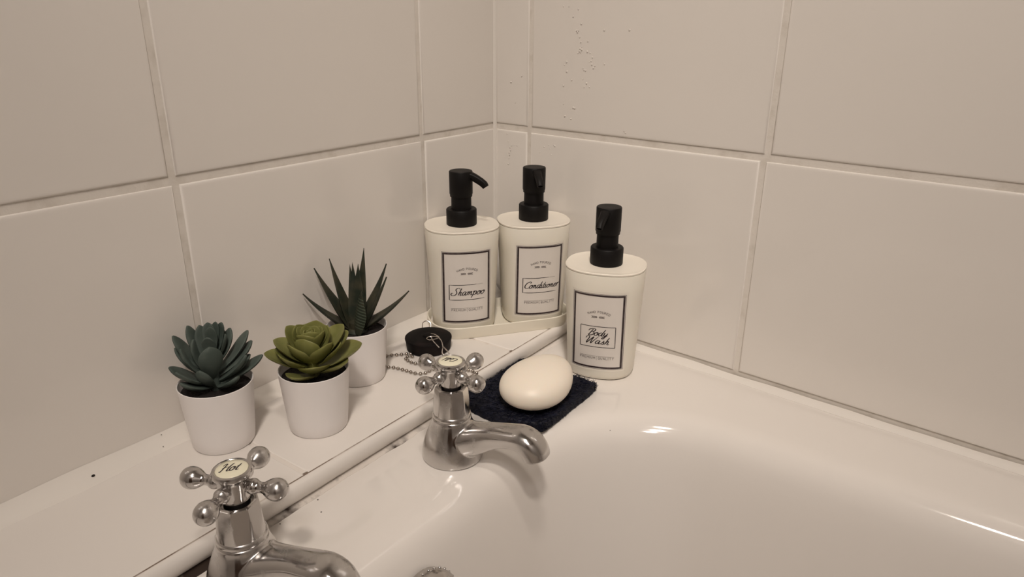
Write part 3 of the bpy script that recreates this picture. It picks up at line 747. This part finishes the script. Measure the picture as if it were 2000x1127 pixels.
tube(bm, [(-0.0022, 0.0023, 0.0130), (0.0051, 0.0023, 0.0150), (0.0138, -0.0003, 0.0150), (0.0129, -0.0046, 0.0146), (0.0100, -0.0085, 0.0142), (0.0057, -0.0082, 0.0140), (0.0041, -0.0047, 0.0142), (0.0081, -0.0010, 0.0146), (0.0140, -0.0018, 0.0158)], 0.00055, 8, smoothpts=5)
obj('staple', bm, M['wire'], plug)
bm = bmesh.new()
tube(bm, [(0.0085, -0.0040, 0.0160), (0.0098, -0.0062, 0.0155), (0.0160, -0.0100, 0.0145), (0.0228, -0.0105, 0.0110)], 0.00055, 8, smoothpts=4)
tube(bm, [(0.0120, -0.0010, 0.0162), (0.0195, -0.0040, 0.0148), (0.0248, -0.0078, 0.0118), (0.0246, -0.0088, 0.0065), (0.0252, -0.0078, 0.0035), (0.0290, -0.0078, 0.0022)], 0.00055, 8, smoothpts=4)
tube(bm, [(0.0248, -0.0078, 0.0118), (0.0282, -0.0062, 0.0080), (0.0295, -0.0035, 0.0028)], 0.00055, 8, smoothpts=4)
obj('wire_link', bm, M['wire'], plug)
chain_pts = [(0.0690, -0.1868, .0016), (0.0690, -0.1930, .0016), (0.0658, -0.1999, .0016), (0.0627, -0.2007, .0016), (0.0581, -0.2017, .0016), (0.0531, -0.2014, .0016), (0.0470, -0.1992, .0016), (0.0455, -0.1955, .0016), (0.0490, -0.1925, .0016),
             (0.0460, -0.1903, .0022), (0.0420, -0.1908, .0016), (0.0389, -0.1938, .0016), (0.0363, -0.1974, .0016), (0.0325, -0.2002, .0016), (0.0290, -0.2045, .0016), (0.0280, -0.2100, .0016), (0.0320, -0.2160, .0016), (0.0385, -0.2200, .0016), (0.0448, -0.2215, .0016),
             (0.0491, -0.2194, .0016), (0.0527, -0.2182, .0016), (0.0581, -0.2173, .0016), (0.0622, -0.2167, .0016), (0.0671, -0.2161, .0016), (0.0715, -0.2159, .0016), (0.0759, -0.2149, .0016), (0.0790, -0.2125, .0016), (0.0809, -0.2089, .0016), (0.0812, -0.2041, .0016),
             (0.0850, -0.1950, .0016), (0.0930, -0.1870, .0016), (0.1050, -0.1834, .0016), (0.1098, -0.1830, .0016), (0.1151, -0.1828, .0022), (0.1195, -0.1840, .0005), (0.1222, -0.1870, -.0060), (0.1235, -0.1930, -.0120), (0.1195, -0.2190, -.0152), (0.1270, -0.2350, -.0152), (0.1370, -0.2470, -.0152)]
CP = catmull([Vector(p) - Vector((0.0465, -0.1672, 0)) for p in chain_pts], 12)
bm = bmesh.new(); tube(bm, CP, 0.00035, 6)
chain = obj('ball_chain', bm, M['bead'], plug)
acc = 0; beads = [CP[0]]
for a, b in zip(CP, CP[1:]):
    seg = (b - a).length; acc += seg
    if acc >= 0.0047: beads.append(b); acc -= 0.0047
bm = bmesh.new(); sphere(bm, Vector((0, 0, 0)), 0.0016, 14, 10)
b0 = obj('bead', bm, M['bead'], chain, loc=beads[0])
for p in beads[1:]:
    c = b0.copy(); COL.objects.link(c); c.parent = chain; c.location = p

# ------------------------------------------------------------------ potted succulents
def leaf(bm, B, T, wid, thick, ctrl, nt=20, ns=14, base_w=0.45, peak=0.55, tip=1.0, cup=0.35, mi=0, mucro=0.0, ridges=0, roll=0.0, ridge_mi=None):
    """leaf from base B to tip T; ctrl = how far the spine sags below the straight line (m); cup = concavity"""
    B, T = Vector(B), Vector(T); d = T - B; L = d.length; dn = d.normalized()
    upv = Vector((0, 0, 1)); side = dn.cross(upv)
    if side.length < 0.15: side = dn.cross(Vector((0.6, -0.8, 0)))
    side.normalize(); up = side.cross(dn).normalized()
    if roll: q = Matrix.Rotation(roll, 3, dn); side = q @ side; up = q @ up
    Cc = (B + T) / 2 - up * ctrl; rings = []
    for i in range(nt + 1):
        t = i / nt if ridges else 1 - (1 - i / nt) ** 1.8
        t2 = t
        P = B * (1 - t2) ** 2 + Cc * 2 * t2 * (1 - t2) + T * t2 * t2
        tan = ((Cc - B) * (1 - t2) + (T - Cc) * t2).normalized(); u2 = side.cross(tan).normalized()
        if t < peak: wf = base_w + (1 - base_w) * math.sin(PI / 2 * t / peak)
        else: q_ = (t - peak) / (1 - peak); wf = max(0.0, 1 - q_ ** (1.1 + tip)) ** 0.72 if tip > 1.2 else max(0.0, 1 - q_ ** (0.3 + tip))
        if mucro: wf = max(wf, 0.10 * (1 - t) / 0.06) if t > 0.94 else wf
        w_ = wid / 2 * max(wf, 0.006); th = thick / 2 * (0.35 + 0.65 * max(wf, 0.02))
        ring = []
        for k in range(ns):
            a = 2 * PI * k / ns; x = math.cos(a) * w_; y = math.sin(a)
            bow = cup * (x / (wid / 2)) ** 2 * wid / 2
            y = y * th * (0.5 if y > 0 else 1.0) + bow
            rr = 0
            if ridges and y < bow: rr = 0.00028 * math.sin(t * ridges * 2 * PI) * (1 if math.sin(a) < -0.2 else 0)
            if ridges and abs(math.cos(a)) > 0.9: x += math.copysign(0.00022 * math.sin(t * ridges * 2 * PI * 0.9), x)
            ring.append(bm.verts.new(P + side * x + u2 * (y - rr)))
        rings.append(ring)
    fs = skin(bm, rings, True, True, mi)
    if ridge_mi is not None:      # pale raised cross bands
        for i in range(nt):
            for k in range(ns):
                if i % 3 == 1 and 0.12 < i / nt < 0.86 and math.sin(2 * PI * (k + 0.5) / ns) > 0.2: fs[i * ns + k].material_index = ridge_mi
    return rings
def make_pot(loc, label, seed):
    root = empty('potted_succulent', loc, label, 'potted plant', 0, 'small succulents in white pots on the shelf')
    bm = bmesh.new()
    lathe(bm, [(0.0195, 0.0), (0.0208, 0.0003), (0.0216, 0.0014), (0.0226, 0.010), (0.0243, 0.030), (0.0258, 0.0485), (0.02585, 0.0491), (0.02545, 0.0494), (0.0250, 0.0490), (0.0246, 0.0450), (0.0240, 0.0395)], 80)
    obj('pot', bm, M['pot'], root)
    bm = bmesh.new(); random.seed(seed); rings = []
    for r in (0.0241, 0.021, 0.017, 0.013, 0.009, 0.005, 0.0015):
        rings.append([bm.verts.new((r * math.cos(2 * PI * k / 40), r * math.sin(2 * PI * k / 40), 0.0428 + (0.0013 * noise.noise(Vector((r * 220 * math.cos(2 * PI * k / 40), r * 220 * math.sin(2 * PI * k / 40), seed))) if r < .024 else 0))) for k in range(40)])
    skin(bm, rings, False, True); obj('soil', bm, M['soil'], root)
    return root
# blue-green rosette
rt = make_pot((0.0314, -0.3751, 0), 'white pot with dusty blue-green thick leaved succulent, leftmost of three', 1)
bm = bmesh.new(); tube(bm, [(0, 0, 0.040), (0, 0, 0.062), (-0.0015, 0.001, 0.074)], 0.0035, 10)
Z = 0.0
blue = [((-0.0200, -0.0145, 0.0844), .056, .0105), ((-0.0187, -0.0151, 0.0758), .052, .010), ((-0.0183, -0.0219, 0.0635), .048, .0115), ((-0.0029, -0.0237, 0.0563), .046, .0105), ((-0.0153, -0.0053, 0.0902), .060, .009),
        ((-0.0109, 0.0009, 0.0894), .062, .009), ((0.0002, 0.0168, 0.0847), .062, .009), ((0.0052, 0.0274, 0.0804), .056, .0095), ((0.0079, 0.0278, 0.0729), .053, .010), ((0.0083, 0.0247, 0.0633), .049, .009),
        ((0.0132, 0.0317, 0.0614), .047, .0105), ((0.0209, 0.0046, 0.0568), .046, .0105), ((0.0060, 0.0020, 0.0796), .054, .0115), ((-0.0095, -0.0060, 0.0812), .055, .0125), ((-0.0120, -0.0150, 0.0765), .052, .0120),
        ((0.0070, -0.0140, 0.0650), .047, .0095), ((0.0165, 0.0165, 0.0680), .050, .0095), ((-0.0040, -0.0250, 0.0650), .049, .010)]
for i, (T, bz, wd) in enumerate(blue):
    T = Vector(T); h_ = Vector((T.x, T.y, 0)).normalized() * 0.003
    if i == 12: h_ = Vector((0.0020, -0.0030, 0)); bz = 0.0540; wd = 0.0118; T = Vector((0.0090, -0.0055, 0.0805))
    leaf(bm, (h_.x, h_.y, bz), T, wd * (1.25 if i != 12 else 1.4), 0.0050, 0.0036, base_w=0.34, peak=0.60, tip=1.3, cup=0.10)
for k, (rr, z1, n_, wd) in enumerate(((0.0085, 0.0875, 4, 0.0100), (0.0055, 0.0905, 3, 0.0085), (0.0028, 0.0910, 2, 0.006))):
    for j in range(n_):
        a = 2 * PI * j / n_ + k * 0.8 + 0.4; c = Vector((-0.0030, 0.0065, 0))
        leaf(bm, c * 0.4 + Vector((math.cos(a) * .002, math.sin(a) * .002, 0.066 + .004 * k)), c + Vector((math.cos(a) * rr, math.sin(a) * rr, z1 - (0.004 if k == 0 else 0))), wd, 0.003, 0.003, base_w=0.5, peak=0.65, tip=2.0, cup=0.3)
obj('foliage', bm, M['leaf_blue'], rt)
# lime rosette
rt = make_pot((0.0710, -0.3195, 0), 'white pot with lime green rosette succulent, middle of the three', 2)
bm = bmesh.new(); tube(bm, [(0, 0, 0.040), (0, 0, 0.060), (-0.002, 0.002, 0.070)], 0.004, 10)
lime = [((-0.0226, -0.0248, 0.0640), .050, .0150), ((-0.0203, -0.0172, 0.0726), .054, .0150), ((-0.0185, -0.0185, 0.0662), .051, .0150), ((-0.0065, -0.0235, 0.0658), .049, .0150), ((-0.0162, -0.0077, 0.0813), .058, .0140),
        ((0.0030, -0.0085, 0.0763), .056, .0140), ((-0.0049, 0.0105, 0.0823), .060, .0140), ((0.0083, 0.0245, 0.0779), .055, .0150), ((0.0114, 0.0257, 0.0729), .053, .0155), ((0.0205, 0.0305, 0.0636), .049, .0180),
        ((0.0161, 0.0141, 0.0685), .052, .0160), ((0.0274, 0.0090, 0.0580), .047, .0150), ((0.0090, -0.0265, 0.0545), .045, .0130), ((-0.0115, -0.0024, 0.0815), .060, .0130), ((0.0025, 0.0142, 0.0790), .060, .0130),
        ((-0.0120, 0.0180, 0.0720), .053, .0150), ((-0.0230, 0.0020, 0.0690), .052, .0150), ((-0.0020, -0.0170, 0.0730), .054, .0150), ((0.0160, 0.0020, 0.0720), .054, .0150), ((0.0190, -0.0130, 0.0600), .048, .0150)]
for i, (T, bz, wd) in enumerate(lime):
    T = Vector(T); h_ = Vector((T.x, T.y, 0)).normalized() * 0.003
    leaf(bm, (h_.x, h_.y, bz), T, wd * 1.55, 0.0026, 0.0046, base_w=0.28, peak=0.60, tip=1.6, cup=0.32, mucro=0.001)
for k, (rr, z1, n_, wd) in enumerate(((0.0120, 0.0790, 5, 0.017), (0.0085, 0.0805, 4, 0.014), (0.005, 0.0800, 4, 0.010), (0.002, 0.0780, 3, 0.005))):
    for j in range(n_):
        a = 2 * PI * j / n_ + k * 0.7 + 0.2; c = Vector((-0.0040, 0.0030, 0))
        leaf(bm, c * 0.5 + Vector((math.cos(a) * .002, math.sin(a) * .002, 0.062 + .003 * k)), c + Vector((math.cos(a) * rr, math.sin(a) * rr, z1 - 0.0015 * (a % 1.0))), wd, 0.002, 0.0025, base_w=0.4, peak=0.66, tip=2.0, cup=0.32, mucro=0.001)
obj('foliage', bm, M['leaf_green'], rt)
# dark spiky one
rt = make_pot((0.0370, -0.2458, 0), 'white pot with dark spiky aloe-like succulent, rightmost of three', 3)
bm = bmesh.new(); tube(bm, [(0, 0, 0.040), (0, 0, 0.052)], 0.006, 12)
lathe(bm, [(0.0085, 0.0415), (0.0090, 0.0440), (0.0070, 0.0465), (0.004, 0.048)], 24)
spiky = [((-0.0335, -0.0260, 0.0780), .0075, .004, -.7), ((-0.0308, -0.0140, 0.0978), .0095, .002, 0), ((-0.0244, -0.0026, 0.1045), .0075, .001, 0), ((-0.0119, 0.0112, 0.1005), .0070, .001, 0), ((-0.0060, 0.0120, 0.0995), .0095, .001, 0),
         ((-0.0068, 0.0204, 0.1114), .0080, .001, 0), ((0.0080, 0.0312, 0.0976), .0085, .002, 0), ((0.0154, 0.0234, 0.0894), .0085, .002, 0), ((0.0251, 0.0395, 0.0740), .0080, .004, 0), ((0.0080, 0.0013, 0.0812), .0115, .0, 0), ((-0.0132, 0.0092, 0.0987), .0065, .001, 0)]
for i, (T, wd, ct, rl) in enumerate(spiky):
    T = Vector(T); h_ = Vector((T.x, T.y, 0)).normalized() * 0.0042
    if i == 9: h_ = Vector((0.0060, -0.0060, 0))
    leaf(bm, (h_.x, h_.y, 0.0445), T, wd * 1.6, 0.0046, ct, nt=46, ns=12, base_w=0.62, peak=0.28 if i != 9 else 0.45, tip=0.85 if i != 9 else 1.1, cup=0.30 if i != 9 else -0.25, ridges=0 if i != 9 else 14, ridge_mi=1 if i == 9 else None)
obj('foliage', bm, [M['leaf_dark'], M['ridge']], rt)

# ------------------------------------------------------------------ droplets on the long wall
random.seed(21); bm = bmesh.new()
clusters = [(0.105, 0.285, 5, .006), (0.109, 0.267, 8, .007), (0.089, 0.243, 5, .008), (0.1235, 0.2607, 2, .003), (0.1195, 0.255, 7, .008), (0.096, 0.2166, 7, .010), (0.113, 0.236, 5, .007), (0.161, 0.198, 3, .003), (0.072, 0.174, 9, .010), (0.022, 0.165, 10, .010), (0.03, 0.235, 3, .010), (0.14, 0.275, 3, .02), (0.10, 0.30, 5, .02)]
for s_, z_, n_, sp_ in clusters:
    for k in range(n_):
        s2 = s_ + random.gauss(0, sp_ * 0.6); zz = z_ + random.gauss(0, sp_ * 0.8)
        if abs(s2 - 0.047) < 0.005 or s2 < 0.006 or abs(zz - H) < 0.007: continue
        r = random.uniform(0.0004, 0.0009)
        sphere(bm, TR @ Vector((s2, 0.00025, zz)), r, 12, 8, (1, 0.6, 1.15))
tag(obj('water_droplets', bm, M['drop']), 'tiny water droplets clinging to the tiles beside the corner', 'water', kind='stuff')
